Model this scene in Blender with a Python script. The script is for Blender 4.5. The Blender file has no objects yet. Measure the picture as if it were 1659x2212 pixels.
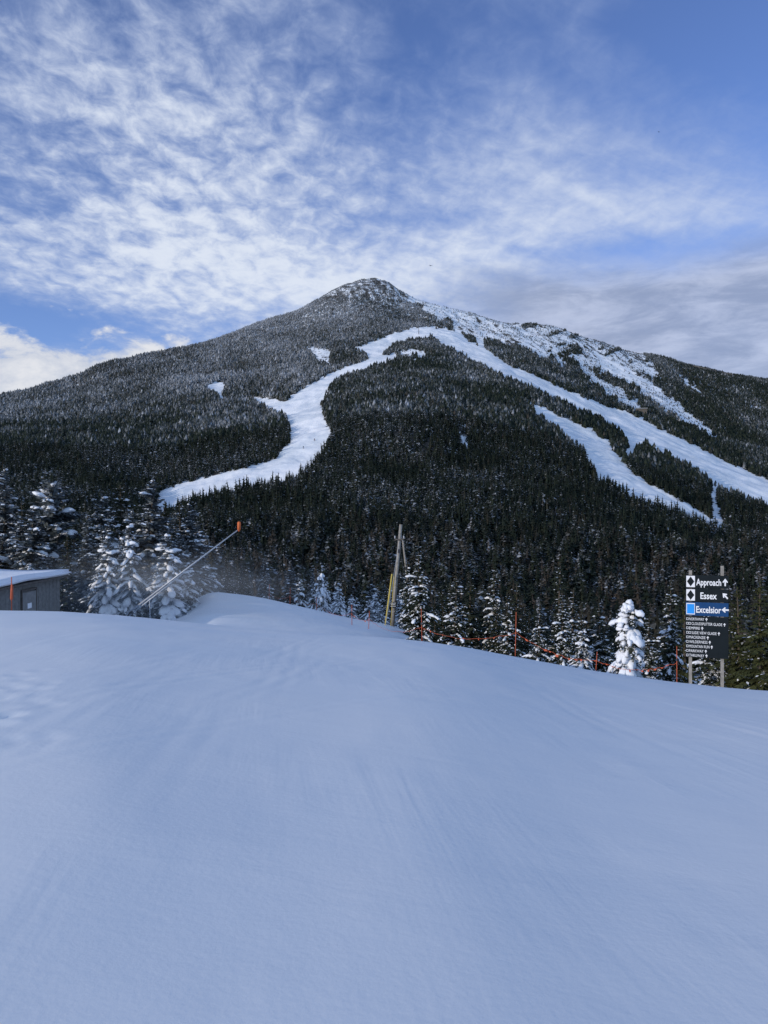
import bpy, bmesh, math, random
import numpy as np
from mathutils import Vector, Matrix
random.seed(7); rng=np.random.default_rng(11)
S=bpy.context.scene; COL=S.collection
F=1597.6; CX=829.5; CY=1106.0; CZ=1.6
def at(px,py,Y): return Vector(((px-CX)/F*Y, Y, CZ+(CY-py)/F*Y))
# ------------------------------------------------------------ noise
def _h(ix,iy,s):
    n=(ix*374761393+iy*668265263+s*1446653)&0xffffffff
    n=((n^(n>>13))*1274126177)&0xffffffff
    n=n^(n>>16)
    return n/4294967295.0
def vnoise(x,y,s=0):
    x=np.asarray(x,float); y=np.asarray(y,float)
    ix=np.floor(x).astype(np.int64); iy=np.floor(y).astype(np.int64)
    fx=x-ix; fy=y-iy; fx=fx*fx*fx*(fx*(fx*6-15)+10); fy=fy*fy*fy*(fy*(fy*6-15)+10)
    a=_h(ix,iy,s); b=_h(ix+1,iy,s); c=_h(ix,iy+1,s); d=_h(ix+1,iy+1,s)
    return (a+(b-a)*fx)*(1-fy)+(c+(d-c)*fx)*fy
def fbm(x,y,o=5,s=0,g=.5):
    r=0; a=1; t=0
    for i in range(o):
        r=r+a*(vnoise(x*2**i+17.3*i,y*2**i-9.1*i,s+i)-.5)*2; t+=a; a*=g
    return r/t
# ------------------------------------------------------------ materials
def mat(name,col,rough=.8,spec=.2,noise_amt=0,noise_scale=5,bump=0,bump_scale=20,metal=0,emit=None):
    m=bpy.data.materials.new(name); m.use_nodes=True; nt=m.node_tree; b=nt.nodes['Principled BSDF']
    b.inputs['Base Color'].default_value=(*col,1); b.inputs['Roughness'].default_value=rough
    b.inputs['Specular IOR Level'].default_value=spec; b.inputs['Metallic'].default_value=metal
    tc=nt.nodes.new('ShaderNodeTexCoord')
    if noise_amt:
        n=nt.nodes.new('ShaderNodeTexNoise'); n.inputs['Scale'].default_value=noise_scale; n.inputs['Detail'].default_value=4
        nt.links.new(tc.outputs['Object'],n.inputs['Vector'])
        r=nt.nodes.new('ShaderNodeMapRange'); r.inputs['From Min'].default_value=.3; r.inputs['From Max'].default_value=.7
        r.inputs['To Min'].default_value=1-noise_amt; r.inputs['To Max'].default_value=1+noise_amt
        nt.links.new(n.outputs['Fac'],r.inputs['Value'])
        v=nt.nodes.new('ShaderNodeVectorMath'); v.operation='SCALE'; v.inputs[0].default_value=col
        nt.links.new(r.outputs['Result'],v.inputs['Scale']); nt.links.new(v.outputs['Vector'],b.inputs['Base Color'])
    if bump:
        n=nt.nodes.new('ShaderNodeTexNoise'); n.inputs['Scale'].default_value=bump_scale; n.inputs['Detail'].default_value=4
        nt.links.new(tc.outputs['Object'],n.inputs['Vector'])
        bp=nt.nodes.new('ShaderNodeBump'); bp.inputs['Strength'].default_value=bump; bp.inputs['Distance'].default_value=.05
        nt.links.new(n.outputs['Fac'],bp.inputs['Height']); nt.links.new(bp.outputs['Normal'],b.inputs['Normal'])
    return m
class X:
    """tiny expression wrapper around Math nodes"""
    def __init__(s,nt,v): s.nt=nt; s.v=v
    def op(s,o,*a):
        n=s.nt.nodes.new('ShaderNodeMath'); n.operation=o
        for i,q in enumerate((s,)+a):
            q=q.v if isinstance(q,X) else q
            if isinstance(q,(int,float)): n.inputs[i].default_value=q
            else: s.nt.links.new(q,n.inputs[i])
        return X(s.nt,n.outputs[0])
    def __add__(s,o): return s.op('ADD',o)
    __radd__=__add__
    def __sub__(s,o): return s.op('SUBTRACT',o)
    def __mul__(s,o): return s.op('MULTIPLY',o)
    __rmul__=__mul__
    def __truediv__(s,o): return s.op('DIVIDE',o)
    def clamp(s): return s.op('MINIMUM',1.0).op('MAXIMUM',0.0)
    def ss(s,a,b):
        n=s.nt.nodes.new('ShaderNodeMapRange'); n.interpolation_type='SMOOTHSTEP'
        n.inputs['From Min'].default_value=a; n.inputs['From Max'].default_value=b
        s.nt.links.new(s.v,n.inputs['Value']); return X(s.nt,n.outputs['Result'])
def comb(nt,x,y,z=0.0):
    n=nt.nodes.new('ShaderNodeCombineXYZ')
    for i,q in enumerate((x,y,z)):
        q=q.v if isinstance(q,X) else q
        if isinstance(q,(int,float)): n.inputs[i].default_value=q
        else: nt.links.new(q,n.inputs[i])
    return n.outputs[0]
def nz(nt,vec,scale,detail=6,rough=.55,dist=0.0):
    n=nt.nodes.new('ShaderNodeTexNoise'); n.inputs['Scale'].default_value=scale; n.inputs['Detail'].default_value=detail
    n.inputs['Roughness'].default_value=rough; n.inputs['Distortion'].default_value=dist
    nt.links.new(vec,n.inputs['Vector']); return X(nt,n.outputs['Fac'])
def mixc(nt,f,a,b):
    n=nt.nodes.new('ShaderNodeMix'); n.data_type='RGBA'
    f=f.v if isinstance(f,X) else f
    if isinstance(f,(int,float)): n.inputs[0].default_value=f
    else: nt.links.new(f,n.inputs[0])
    for i,q in ((6,a),(7,b)):
        if isinstance(q,tuple): n.inputs[i].default_value=(*q,1)
        else: nt.links.new(q,n.inputs[i])
    return n.outputs[2]

# near snow
def snow_ground_mat():
    m=bpy.data.materials.new('groomed_snow'); m.use_nodes=True; nt=m.node_tree; b=nt.nodes['Principled BSDF']
    g=nt.nodes.new('ShaderNodeNewGeometry'); pos=g.outputs['Position']
    big=nz(nt,pos,.25,3,.5)
    c=mixc(nt,big.ss(.35,.65),(.83,.86,.89),(.88,.89,.90))
    nt.links.new(c,b.inputs['Base Color']); b.inputs['Roughness'].default_value=.75; b.inputs['Specular IOR Level'].default_value=.15
    sx=nt.nodes.new('ShaderNodeSeparateXYZ'); nt.links.new(pos,sx.inputs[0])
    x=X(nt,sx.outputs[0]); y=X(nt,sx.outputs[1])
    fine=nz(nt,pos,22,5,.6)
    streak=nz(nt,comb(nt,x*2.6+y*.4,y*.16-x*.1,0.0),1.5,3,.55,.4)
    patch=nz(nt,pos,.35,3,.5).ss(.40,.62)
    streak2=nz(nt,comb(nt,x*.5-y*.3,y*1.6+x*.5,0.0),1.6,3,.5,.5)
    h=fine*.10+streak*patch*.45+streak2*.22
    bp=nt.nodes.new('ShaderNodeBump'); bp.inputs['Strength'].default_value=.30; bp.inputs['Distance'].default_value=.06
    nt.links.new(h.v,bp.inputs['Height']); nt.links.new(bp.outputs['Normal'],b.inputs['Normal'])
    return m
M_SNOWG=snow_ground_mat()
M_SNOW=mat('tree_snow',(.86,.88,.92),.8,.1,.04,3,.4,6)
M_ROOFSNOW=mat('roof_snow',(.88,.90,.94),.8,.1,.03,2,.3,3)
def needle_mat(name,c0,c1):
    m=bpy.data.materials.new(name); m.use_nodes=True; nt=m.node_tree; b=nt.nodes['Principled BSDF']
    oi=nt.nodes.new('ShaderNodeObjectInfo'); g=nt.nodes.new('ShaderNodeNewGeometry')
    n=nz(nt,g.outputs['Position'],1.7,3,.6)
    f=(n.ss(.3,.7)*.7+X(nt,oi.outputs['Random'])*.3)
    nt.links.new(mixc(nt,f,c0,c1),b.inputs['Base Color']); b.inputs['Roughness'].default_value=.85; b.inputs['Specular IOR Level'].default_value=.1
    return m
M_NEED=needle_mat('needles_dark',(.020,.028,.020),(.060,.068,.042))
M_NEEDG=needle_mat('needles_green',(.030,.040,.018),(.10,.105,.042))
M_NEEDF=needle_mat('needles_frosted',(.032,.041,.040),(.18,.21,.23))
M_BARK=mat('bark',(.09,.075,.06),.9,.1,.3,8,.5,15)
M_WOOD=mat('weathered_wood',(.30,.28,.25),.85,.15,.3,6,.4,30)
M_WOODD=mat('dark_wood',(.12,.105,.09),.85,.15,.3,6)
M_BOARDB=mat('sign_black',(.010,.015,.018),.6,.15,.15,5)
M_BLUE=mat('sign_navy',(.012,.06,.17),.5,.2,.1,5)
M_LBLUE=mat('sign_light_blue',(.03,.32,.85),.5,.2,.05,5)
M_WHITE=mat('sign_white',(.88,.88,.88),.5,.3,.04,9)
M_ORANGE=mat('orange_plastic',(.55,.12,.055),.6,.3,.15,9)
M_HEAD=mat('orange_paint',(.60,.14,.04),.6,.3,.1,9)
M_YEL=mat('yellow_plastic',(.60,.46,.11),.5,.3,.12,9)
M_METAL=mat('galvanised_metal',(.45,.47,.50),.45,.5,.12,9,0,1,.3)
M_DMETAL=mat('dark_metal',(.06,.06,.065),.5,.4,.2,9)
M_SIDING=mat('grey_siding',(.21,.205,.19),.85,.15,.2,5,.3,25)
M_JACKET=mat('dark_clothing',(.02,.025,.05),.8,.1,.2,9)
M_JACKETR=mat('red_clothing',(.10,.02,.02),.8,.1,.2,9)
M_BIRD=mat('bird_feathers',(.02,.02,.02),.8,.1,.2,9)
M_ROCK=mat('grey_stone',(.12,.115,.11),.9,.1,.3,1)
# ------------------------------------------------------------ mesh helpers
class MB:
    def __init__(s): s.v=[]; s.f=[]
    def box(s,c,d,rot=None):
        c=Vector(c); n=len(s.v)
        for sx in(-.5,.5):
            for sy in(-.5,.5):
                for sz in(-.5,.5):
                    p=Vector((sx*d[0],sy*d[1],sz*d[2]))
                    if rot: p=rot@p
                    s.v.append(c+p)
        for q in((0,1,3,2),(4,6,7,5),(0,4,5,1),(2,3,7,6),(0,2,6,4),(1,5,7,3)): s.f.append([n+i for i in q])
        return s
    def tube(s,pts,rad,k=8,cap=True):
        pts=[Vector(p) for p in pts]
        if not hasattr(rad,'__len__'): rad=[rad]*len(pts)
        n0=len(s.v)
        for i,p in enumerate(pts):
            d=(pts[min(i+1,len(pts)-1)]-pts[max(i-1,0)]).normalized()
            a=d.orthogonal().normalized() if abs(d.z)>.9 else d.cross(Vector((0,0,1))).normalized()
            b=d.cross(a)
            for j in range(k):
                t=2*math.pi*j/k; s.v.append(p+(a*math.cos(t)+b*math.sin(t))*rad[i])
        for i in range(len(pts)-1):
            for j in range(k):
                a=n0+i*k+j; b=n0+i*k+(j+1)%k; s.f.append([a,b,b+k,a+k])
        if cap:
            s.f.append([n0+j for j in range(k)][::-1]); s.f.append([n0+(len(pts)-1)*k+j for j in range(k)])
        return s
    def poly(s,pts):
        n=len(s.v); s.v+= [Vector(p) for p in pts]; s.f.append(list(range(n,n+len(pts)))); return s
    def mesh(s,name,m,smooth=False):
        me=bpy.data.meshes.new(name); me.from_pydata([tuple(v) for v in s.v],[],s.f); me.update()
        me.materials.append(m)
        if smooth: me.polygons.foreach_set('use_smooth',[True]*len(me.polygons))
        return me
    def build(s,name,m,parent=None,smooth=False): return link(name,s.mesh(name,m,smooth),parent)
def link(name,me,parent=None,loc=None):
    o=bpy.data.objects.new(name,me); COL.objects.link(o)
    if parent: o.parent=parent
    if loc is not None: o.location=loc
    return o
def tag(o,label,cat,group=None,kind=None):
    if label: o['label']=label
    if cat: o['category']=cat
    if group: o['group']=group
    if kind: o['kind']=kind
    return o
def empty(name,loc,rz=0):
    o=bpy.data.objects.new(name,None); COL.objects.link(o); o.location=loc; o.rotation_euler=(0,0,rz); o.empty_display_size=.3; return o
def npmesh(name,V,T,m,attrs={},smooth=False):
    me=bpy.data.meshes.new(name); k=T.shape[1]
    me.vertices.add(len(V)); me.vertices.foreach_set('co',V.astype(np.float32).ravel())
    me.loops.add(T.size); me.loops.foreach_set('vertex_index',T.astype(np.int32).ravel())
    me.polygons.add(len(T)); me.polygons.foreach_set('loop_start',(np.arange(len(T))*k).astype(np.int32))
    if smooth: me.polygons.foreach_set('use_smooth',np.ones(len(T),bool))
    me.update(calc_edges=True)
    for a,d in attrs.items():
        at_=me.attributes.new(a,'FLOAT','POINT'); at_.data.foreach_set('value',d.astype(np.float32).ravel())
    me.materials.append(m); return me
def gridfaces(nr,nc):
    i=np.arange(nr-1)[:,None]*nc+np.arange(nc-1)[None,:]
    return np.stack([i,i+1,i+nc+1,i+nc],-1).reshape(-1,4)
# ------------------------------------------------------------ near ground
PXF=np.linspace(-400,2060,1231)
def smooth(a,sig):
    k=max(1,int(3*sig/2)); w=np.exp(-.5*((np.arange(-k,k+1)*2)/sig)**2); w/=w.sum()
    return np.convolve(np.pad(a,k,mode='edge'),w,'valid')
def col(px,val,sig=25): return smooth(np.interp(PXF,px,val),sig)
T_s=col([-400,0,200,400,600,850,950,1100,1300,1500,1659,1800],[.134,.133,.135,.149,.160,.169,.1746,.1934,.2166,.233,.242,.246],75)
T_Y=col([-400,0,400,850,1100,1300,1500,1659,2000],[28.5,28,27,26.5,25,23,21,20,19],110)
NR=[38,48,60,80,110,150]
_c=[0,380,450,560,740,850,960,1100,1500,1659]
T_n=[col(_c,[-4.4,-4.7,-4.22,-4.40,-4.78,-5.13,-5.9,-6.8,-9,-9.5],28),
     col(_c,[-5.0,-5.5,-4.45,-4.86,-5.72,-6.3,-7.4,-9.0,-12,-13],22),
     col(_c,[-5.6,-6.6,-4.78,-5.3,-6.90,-7.6,-9,-11,-15,-16],16),
     col(_c,[-7,-8,-8.5,-9,-10.5,-11,-13,-15,-19,-20]),
     col(_c,[-9,-11,-12,-14,-15.5,-16,-18,-20,-24,-25]),
     col(_c,[-10,-14,-16,-19,-21,-23,-24,-27,-29,-30])]
def zn(x,y,detail=True):
    x=np.asarray(x,float); y=np.asarray(y,float)
    Yp=np.maximum(y,4.0); px=CX+F*x/Yp
    ip=lambda t: np.interp(px,PXF,t)
    s=ip(T_s); Yc=ip(T_Y); b=s-3.2/Yc; k=(s-b)**2/6.4
    par=lambda Y:-b*Y-k*Y*Y
    yy=np.maximum(y,0)
    rows=[26.,30.]+[float(r) for r in NR]
    vals=[par(26.),par(30.)]+[ip(t) for t in T_n]
    z=par(yy)
    for j in range(1,len(rows)-1):
        y0,y1=rows[j],rows[j+1]
        m0=(vals[j+1]-vals[j-1])/(rows[j+1]-rows[j-1])
        m1=(vals[j+2]-vals[j])/(rows[j+2]-rows[j]) if j+2<len(rows) else (vals[j+1]-vals[j])/(y1-y0)
        t=np.clip((yy-y0)/(y1-y0),0,1); hh=y1-y0
        h=(2*t**3-3*t**2+1)*vals[j]+(t**3-2*t**2+t)*hh*m0+(-2*t**3+3*t**2)*vals[j+1]+(t**3-t**2)*hh*m1
        z=np.where(yy>y0,h,z)
    back=np.maximum(-y-7,0); z=z+np.where(back>0,.46*(np.sqrt(back**2+25)-5),0)  # unseen hill behind the camera, shaped so its shadow covers the foreground
    if detail:
        amp=np.clip((np.hypot(x,y)-1)/12,0.15,1)
        z=z+amp*(.05*fbm(x*.12,y*.12,3,5)+.018*fbm(x*.7,y*.35,3,9))+.004*fbm(x*2.2,y*1.2,3,13)
    return z
def gz(x,y): return float(zn(np.array([x]),np.array([y]))[0])
sx_=np.linspace(-1,1,760); xs=8*np.sinh(sx_*math.asinh(95/8.))
ys=np.concatenate([np.linspace(-80,-2,60),np.linspace(-1.6,3,24),3.1+8*np.sinh(np.linspace(0,1,560)*math.asinh(112/8.))])
XX,YY=np.meshgrid(xs,ys); ZZ=zn(XX,YY)
R2=random.Random(3)
for i in range(46):
    px=R2.uniform(-110,115); py=R2.uniform(1390,1610)
    Y=1.75/((py-CY)/F); fx=(px-CX)/F*Y; fy=Y
    d2=((XX-fx)/.08)**2+((YY-fy)/.12)**2
    ZZ-=.012*np.exp(-d2)*R2.uniform(.3,1)-.003*np.exp(-(np.sqrt(d2)-1.7)**2*3)
for i in range(20):
    x0=R2.uniform(-7,9); y0=R2.uniform(2,15); a=R2.uniform(-.5,.5)+.05; c=R2.uniform(-.03,.03); L=R2.uniform(4,10)
    for off in (0,.28):
        xc=x0+off+a*(YY-y0)+c*(YY-y0)**2
        w=np.clip((YY-y0)/2.5,0,1)*np.clip((y0+L-YY)/3,0,1)
        e=(XX-xc)/.05
        ZZ-=w*(.0038*np.exp(-e*e)-.0014*np.exp(-(np.abs(e)-1.8)**2*2))
V=np.stack([XX,YY,ZZ],-1).reshape(-1,3)
o=link('snow_slope',npmesh('snow_slope',V,gridfaces(len(ys),len(xs)),M_SNOWG,smooth=True)); tag(o,'smooth shaded blue-white ski slope in the foreground','snow slope',kind='structure')
# ------------------------------------------------------------ mountain
SKY=np.array([(-400,930),(-100,880),(0,860),(60,846),(120,832),(180,815),(215,795),(250,786),(300,775),(350,765),(400,752),(450,740),(500,722),(540,706),(590,690),(640,672),(680,652),(715,634),(745,620),(775,609),(800,605),(830,610),(850,621),(875,637),(900,648),(940,660),(980,674),(1010,681),(1050,690),(1100,698),(1150,705),(1200,711),(1250,729),(1300,742),(1350,756),(1400,765),(1440,774),(1480,788),(1530,799),(1580,810),(1640,818),(1700,826),(2060,900)],float)
sky_py=smooth(np.interp(PXF,SKY[:,0],SKY[:,1]),5)
sky_Y=col([-300,0,345,560,660,800,830,920,1050,1300,1660,1960],[1000,1050,1130,1230,1290,1370,1370,1310,1290,1280,1300,1300],30)
cp=[0,200,345,450,560,660,800,920,1050,1140,1300,1450,1560,1660,1860]
R3=(col(cp,[1180,1185,1200,1205,1220,1225,1225,1225,1240,1240,1260,1270,1280,1290,1300],30),col(cp,[250]*15))
R4=(col(cp,[1050,1050,1085,1062,1040,1020,1020,1020,1040,1055,1090,1140,1170,1190,1210],25),col(cp,[400,400,390,400,410,410,400,400,400,400,400,380,380,380,380],30))
R5=(col(cp,[960,950,965,945,930,930,880,860,890,900,980,1020,1060,1090,1110],25),col(cp,[600,600,560,570,570,530,560,600,600,600,560,560,560,560,560],30))
R6=(col(cp,[900,870,860,850,850,820,770,740,770,800,870,920,960,985,1010],25),col(cp,[850,850,800,800,800,800,900,960,920,880,850,850,850,850,850],30))
R7=(R6[0]*.45+sky_py*.55, R6[1]*.5+sky_Y*.5)
toz=lambda py,Y: CZ+(CY-py)/F*Y
def nearrow(Y,dz): return (np.full_like(PXF,Y), zn((PXF-CX)/F*Y,np.full_like(PXF,Y),False)+dz)
rowsY=[];rowsZ=[]
a,b=nearrow(90.,-.8); rowsY.append(a);rowsZ.append(b)
a,b=nearrow(110.,.2); rowsY.append(a);rowsZ.append(b)
rowsY.append(np.full_like(PXF,180.)); rowsZ.append(col(cp,[-12,-12,-14,-16,-19,-21,-24,-25,-27,-28,-30,-30,-31,-32,-33],40))
for r in (R3,R4,R5,R6,R7,(sky_py,sky_Y)): rowsY.append(r[1]); rowsZ.append(toz(*r))
rowsY.append(sky_Y+130); rowsZ.append(toz(sky_py,sky_Y)-45)
rowsY.append(sky_Y+650); rowsZ.append(toz(sky_py,sky_Y)-330)
rowsY=np.array(rowsY); rowsZ=np.array(rowsZ); K=len(rowsY)
dens_t=[14,26,34,90,90,90,90,100,14,12]
tt=np.concatenate([np.linspace(i,i+1,n,endpoint=False) for i,n in enumerate(dens_t)]+[[K-1.0]])
pxm=np.linspace(-260,1920,980)
def evalrow(A,t):
    i=int(min(math.floor(t),K-2)); f=t-i
    p0=A[max(i-1,0)];p1=A[i];p2=A[i+1];p3=A[min(i+2,K-1)]
    m0=(p2-p0)/2; m1=(p3-p1)/2
    return (2*f**3-3*f**2+1)*p1+(f**3-2*f**2+f)*m0+(-2*f**3+3*f**2)*p2+(f**3-f**2)*m1
GY=np.array([np.interp(pxm,PXF,evalrow(rowsY,t)) for t in tt]); GZ=np.array([np.interp(pxm,PXF,evalrow(rowsZ,t)) for t in tt])
GX=(pxm[None,:]-CX)/F*GY
w=np.clip((GY-130)/150,0,1)
GZ=GZ+w*(5.5*fbm(GX/70,GY/70,5,31)+1.3*fbm(GX/14,GY/14,3,41))
hi=np.clip((GZ-230)/120,0,1)
GZ=GZ+hi*(1.6*np.abs(fbm(GX/18,GY/24,4,51))+1.2*fbm(GX/6,GY/6,3,61))
PX=CX+F*GX/GY; PY=CY-F*(GZ-CZ)/GY
TR=[[(940,706),(880,711),(845,724),(800,742),(768,756),(795,765),(796,776),(760,790),(720,805),(680,825),(640,850),(612,870),(618,900),(628,930),(622,955),(600,985),(560,1003),(500,1020),(430,1035),(370,1052),(340,1064),(335,1125),(380,1100),(430,1080),(520,1062),(600,1046),(655,1022),(690,988),(712,955),(712,925),(700,905),(697,870),(704,848),(718,828),(742,815),(790,799),(830,786),(860,775),(852,766),(832,768),(828,760),(850,744),(880,735),(910,730),(945,724)],
[(532,856),(565,862),(600,864),(622,874),(622,906),(598,896),(570,880)],[(438,834),(478,824),(484,834),(482,864),(466,854)],
[(930,706),(990,714),(1012,738),(1060,763),(1110,793),(1180,823),(1250,853),(1310,878),(1370,897),(1430,928),(1500,963),(1570,998),(1659,1038),(1900,1150),(1900,1210),(1659,1103),(1600,1080),(1550,1055),(1500,1020),(1440,985),(1392,962),(1380,962),(1358,1000),(1338,990),(1362,962),(1340,935),(1290,905),(1220,875),(1150,842),(1080,810),(1010,776),(960,748),(930,728)],
[(1026,730),(1044,733),(1050,757),(1030,760)],
[(1136,867),(1200,896),(1270,926),(1320,962),(1362,1018),(1402,1048),(1452,1073),(1502,1098),(1566,1135),(1562,1158),(1530,1146),(1480,1118),(1400,1094),(1350,1068),(1298,1042),(1274,1008),(1256,973),(1210,936),(1158,898)],
[(1536,1054),(1550,1050),(1546,1078),(1552,1100),(1562,1140),(1548,1142),(1538,1105),(1532,1080)]]
# broken, half-grown snow patches and slides
SL=[[(660,746),(690,755),(718,765),(714,782),(690,780)],[(856,752),(914,759),(922,775),(868,771)],[(1180,742),(1186,740),(1212,772),(1222,800),(1212,800)],
[(1250,785),(1300,820),(1345,846),(1397,886),(1375,890),(1310,856),(1266,818)],[(1366,805),(1400,825),(1445,855),(1505,905),(1560,948),(1546,952),(1486,918),(1422,880),(1378,850)],
[(985,932),(1016,963),(1004,976)],[(1226,758),(1260,776),(1284,818),(1262,812)],[(1275,758),(1330,780),(1372,812),(1366,832),(1330,814),(1300,792)],[(1110,724),(1150,738),(1190,776),(1168,774),(1138,750)],[(1388,786),(1414,800),(1430,824),(1405,814)],[(1600,872),(1640,880),(1655,888),(1620,882)],[(1460,800),(1500,835),(1520,860),(1500,850)]]
def inpoly(P,x,y):
    r=np.zeros(x.shape,bool); n=len(P)
    for i in range(n):
        x0,y0=P[i]; x1,y1=P[(i+1)%n]
        if y0==y1: continue
        c=((y0>y)!=(y1>y)); r^=c&(x<(x1-x0)*(y-y0)/(y1-y0)+x0)
    return r
def jit(px,py,k=1.0):
    return px+k*(6*fbm(px/16,py/16,2,71)+4*fbm(px/4.5,py/4.5,2,75)), py+k*(3.5*fbm(px/16,py/12,2,73)+3*fbm(px/4.5,py/4.5,2,77))
def trail(px,py):
    jx,jy=jit(px,py); m=np.zeros(px.shape,bool)
    for P in TR: m|=inpoly(P,jx,jy)
    return m
def slide(px,py):
    jx,jy=jit(px,py,1.8); m=np.zeros(px.shape,bool)
    for P in SL: m|=inpoly(P,jx,jy)
    return m
BARE=[(858,618),(900,630),(1000,660),(1200,694),(1300,722),(1385,762),(1408,795),(1380,836),(1310,806),(1240,780),(1150,756),(1090,742),(1020,718),(965,695),(905,665)]
def fields(px,py,z):
    tr=trail(px,py); sl=slide(px,py)&~tr
    bare=inpoly(BARE,px+30*fbm(px/40,py/20,3,81),py+20*fbm(px/28,py/30,3,83))
    bare&=~((fbm(px/34+py/20,py/16,3,87)>.42)&(px>1080))
    summit=np.clip((z-345)/70,0,1)
    return tr,bare,sl,summit
tr,bare,sl,summit=fields(PX,PY,GZ)
n1=fbm(GX/9,GY/9,4,91); n2=fbm(GX/30,GY/30,3,93)
strk=fbm((GX+GY*.2)/7,(GY-GX*.9)/40,4,97)
bfade=np.clip((1420-PX)/500,0,1)
snow=np.where(tr,1.0,np.clip(.38+.5*n1+.25*n2+.15*np.clip((GZ-150)/200,0,1),0,.72))
snow=np.where((summit>.05)&~tr,np.clip(.46+.75*n1+.7*strk+.30*np.clip((PX-820)/60,0,1),0,1),snow)
snow=np.where(bare&~tr,np.clip(.64+.30*bfade+.55*n1+.7*strk,0,1),snow)
snow=np.where(sl&~tr,np.clip(.82+.55*n1+.35*strk,0,1),snow)
def mountain_mat():
    m=bpy.data.materials.new('mountain_ground'); m.use_nodes=True; nt=m.node_tree; b=nt.nodes['Principled BSDF']
    g=nt.nodes.new('ShaderNodeNewGeometry'); pos=g.outputs['Position']
    a=nt.nodes.new('ShaderNodeAttribute'); a.attribute_name='snow'; s=X(nt,a.outputs['Fac'])
    n=nz(nt,pos,.35,6,.7); n3=nz(nt,pos,.03,4,.6)
    f=(s+(n-.5)*1.1*(s.op('SUBTRACT',1.0)*-2.2).clamp()).ss(.30,.62)
    rock=mixc(nt,nz(nt,pos,.8,4,.6).ss(.3,.7),(.026,.026,.026),(.095,.088,.08))
    sn=mixc(nt,n3.ss(.35,.65),(.70,.75,.81),(.88,.90,.94))
    nt.links.new(mixc(nt,f,rock,sn),b.inputs['Base Color']); b.inputs['Roughness'].default_value=.8; b.inputs['Specular IOR Level'].default_value=.1
    bp=nt.nodes.new('ShaderNodeBump'); bp.inputs['Strength'].default_value=.7; bp.inputs['Distance'].default_value=1.6
    nt.links.new(nz(nt,pos,.09,5,.6).v,bp.inputs['Height']); nt.links.new(bp.outputs['Normal'],b.inputs['Normal'])
    return m
V=np.stack([GX,GY,GZ],-1).reshape(-1,3)
o=link('mountain',npmesh('mountain',V,gridfaces(len(tt),len(pxm)),mountain_mat(),{'snow':snow.ravel()},smooth=True))
tag(o,'forested snowy peak with white ski trails winding down both sides','mountain',kind='structure')
# ------------------------------------------------------------ far forest (one mass)
P00=np.stack([GX,GY,GZ],-1); e1=P00[1:,:-1]-P00[:-1,:-1]; e2=P00[:-1,1:]-P00[:-1,:-1]
area=np.abs(e1[...,1]*e2[...,0]-e1[...,0]*e2[...,1])
cpx=PX[:-1,:-1]; cpy=PY[:-1,:-1]; cz=GZ[:-1,:-1]; cY=GY[:-1,:-1]
ctr=tr[:-1,:-1]; cb=bare[:-1,:-1]; cs=summit[:-1,:-1]; csl=sl[:-1,:-1]
D=np.where(ctr,0,1.0)*np.where(cb,.36-.24*bfade[:-1,:-1],1)*(1-.5*cs)*np.where(csl,.13,1)
D=D*np.where(cb|(cs>.1),np.clip(1+1.6*n1[:-1,:-1]-1.2*strk[:-1,:-1],0.03,2.2),np.clip(1+.9*n1[:-1,:-1]+.5*n2[:-1,:-1],.35,2))
D*=np.where(cY<125,0,1)*np.where(tt[:-1,None]>8.35,0,1)*np.where((cpx<-90)|(cpx>1760),.0,1)
D*=np.interp(cY,[100,300,600,1300],[1.5,1.7,1.5,1.1])*np.interp(cz,[300,420],[1,1.6])
W=(area*D).ravel(); tot=W.sum(); N=int(min(240000,tot/3.1)); print('forest area',tot,'N',N)
idx=rng.choice(W.size,N,p=W/tot); ii,jj=np.unravel_index(idx,D.shape); fu=rng.random(N)[:,None]; fv=rng.random(N)[:,None]
TP=P00[ii,jj]*(1-fu)*(1-fv)+P00[ii+1,jj]*fu*(1-fv)+P00[ii,jj+1]*(1-fu)*fv+P00[ii+1,jj+1]*fu*fv
tz=TP[:,2]; tpx=CX+F*TP[:,0]/TP[:,1]; tpy=CY-F*(tz-CZ)/TP[:,1]
keep=~trail(tpx,tpy); TP=TP[keep]; tpx=tpx[keep]; tpy=tpy[keep]; tz=TP[:,2]; N=len(TP)
ttr,tb,tsl,tsm=fields(tpx,tpy,tz)
H=np.interp(tz,[-40,20,120,200,280,350,430],[6.0,4.3,3.6,3.2,2.7,2.0,1.1])*np.clip(rng.lognormal(0,.32,N),.45,2.0)
H=np.where(tb|tsl,np.minimum(H,1.9*rng.uniform(.5,1.3,N)),H)
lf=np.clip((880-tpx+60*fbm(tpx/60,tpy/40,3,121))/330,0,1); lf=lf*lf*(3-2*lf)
rf=np.clip((tpx-950)/200,0,1)
frost_haze=np.interp(tz,[-40,60,160,260,360],[.22,.25,.31,.40,.50])+.28*fbm(TP[:,0]/50,TP[:,1]/50,4,101)+rng.normal(0,.10,N)
frost_haze+=.17*lf*np.clip((960-tpy)/130,0,1)-.08*rf+np.where(rng.random(N)<.05,.3,0)  # left-shoulder term paints aerial haze as extra frost
frost_haze=np.clip(frost_haze,0.02,1)
brown=np.clip(np.clip((tpy-1120)/140,0,1)*.6+rng.normal(0,.25,N)+.3*fbm(TP[:,0]/40,TP[:,1]/40,2,111),0,1)*(rng.random(N)<.45)
brown=np.clip(brown+.4*lf*np.clip((920-tpy)/100,0,1)*rng.random(N),0,1)
hue=rng.random(N)
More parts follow.
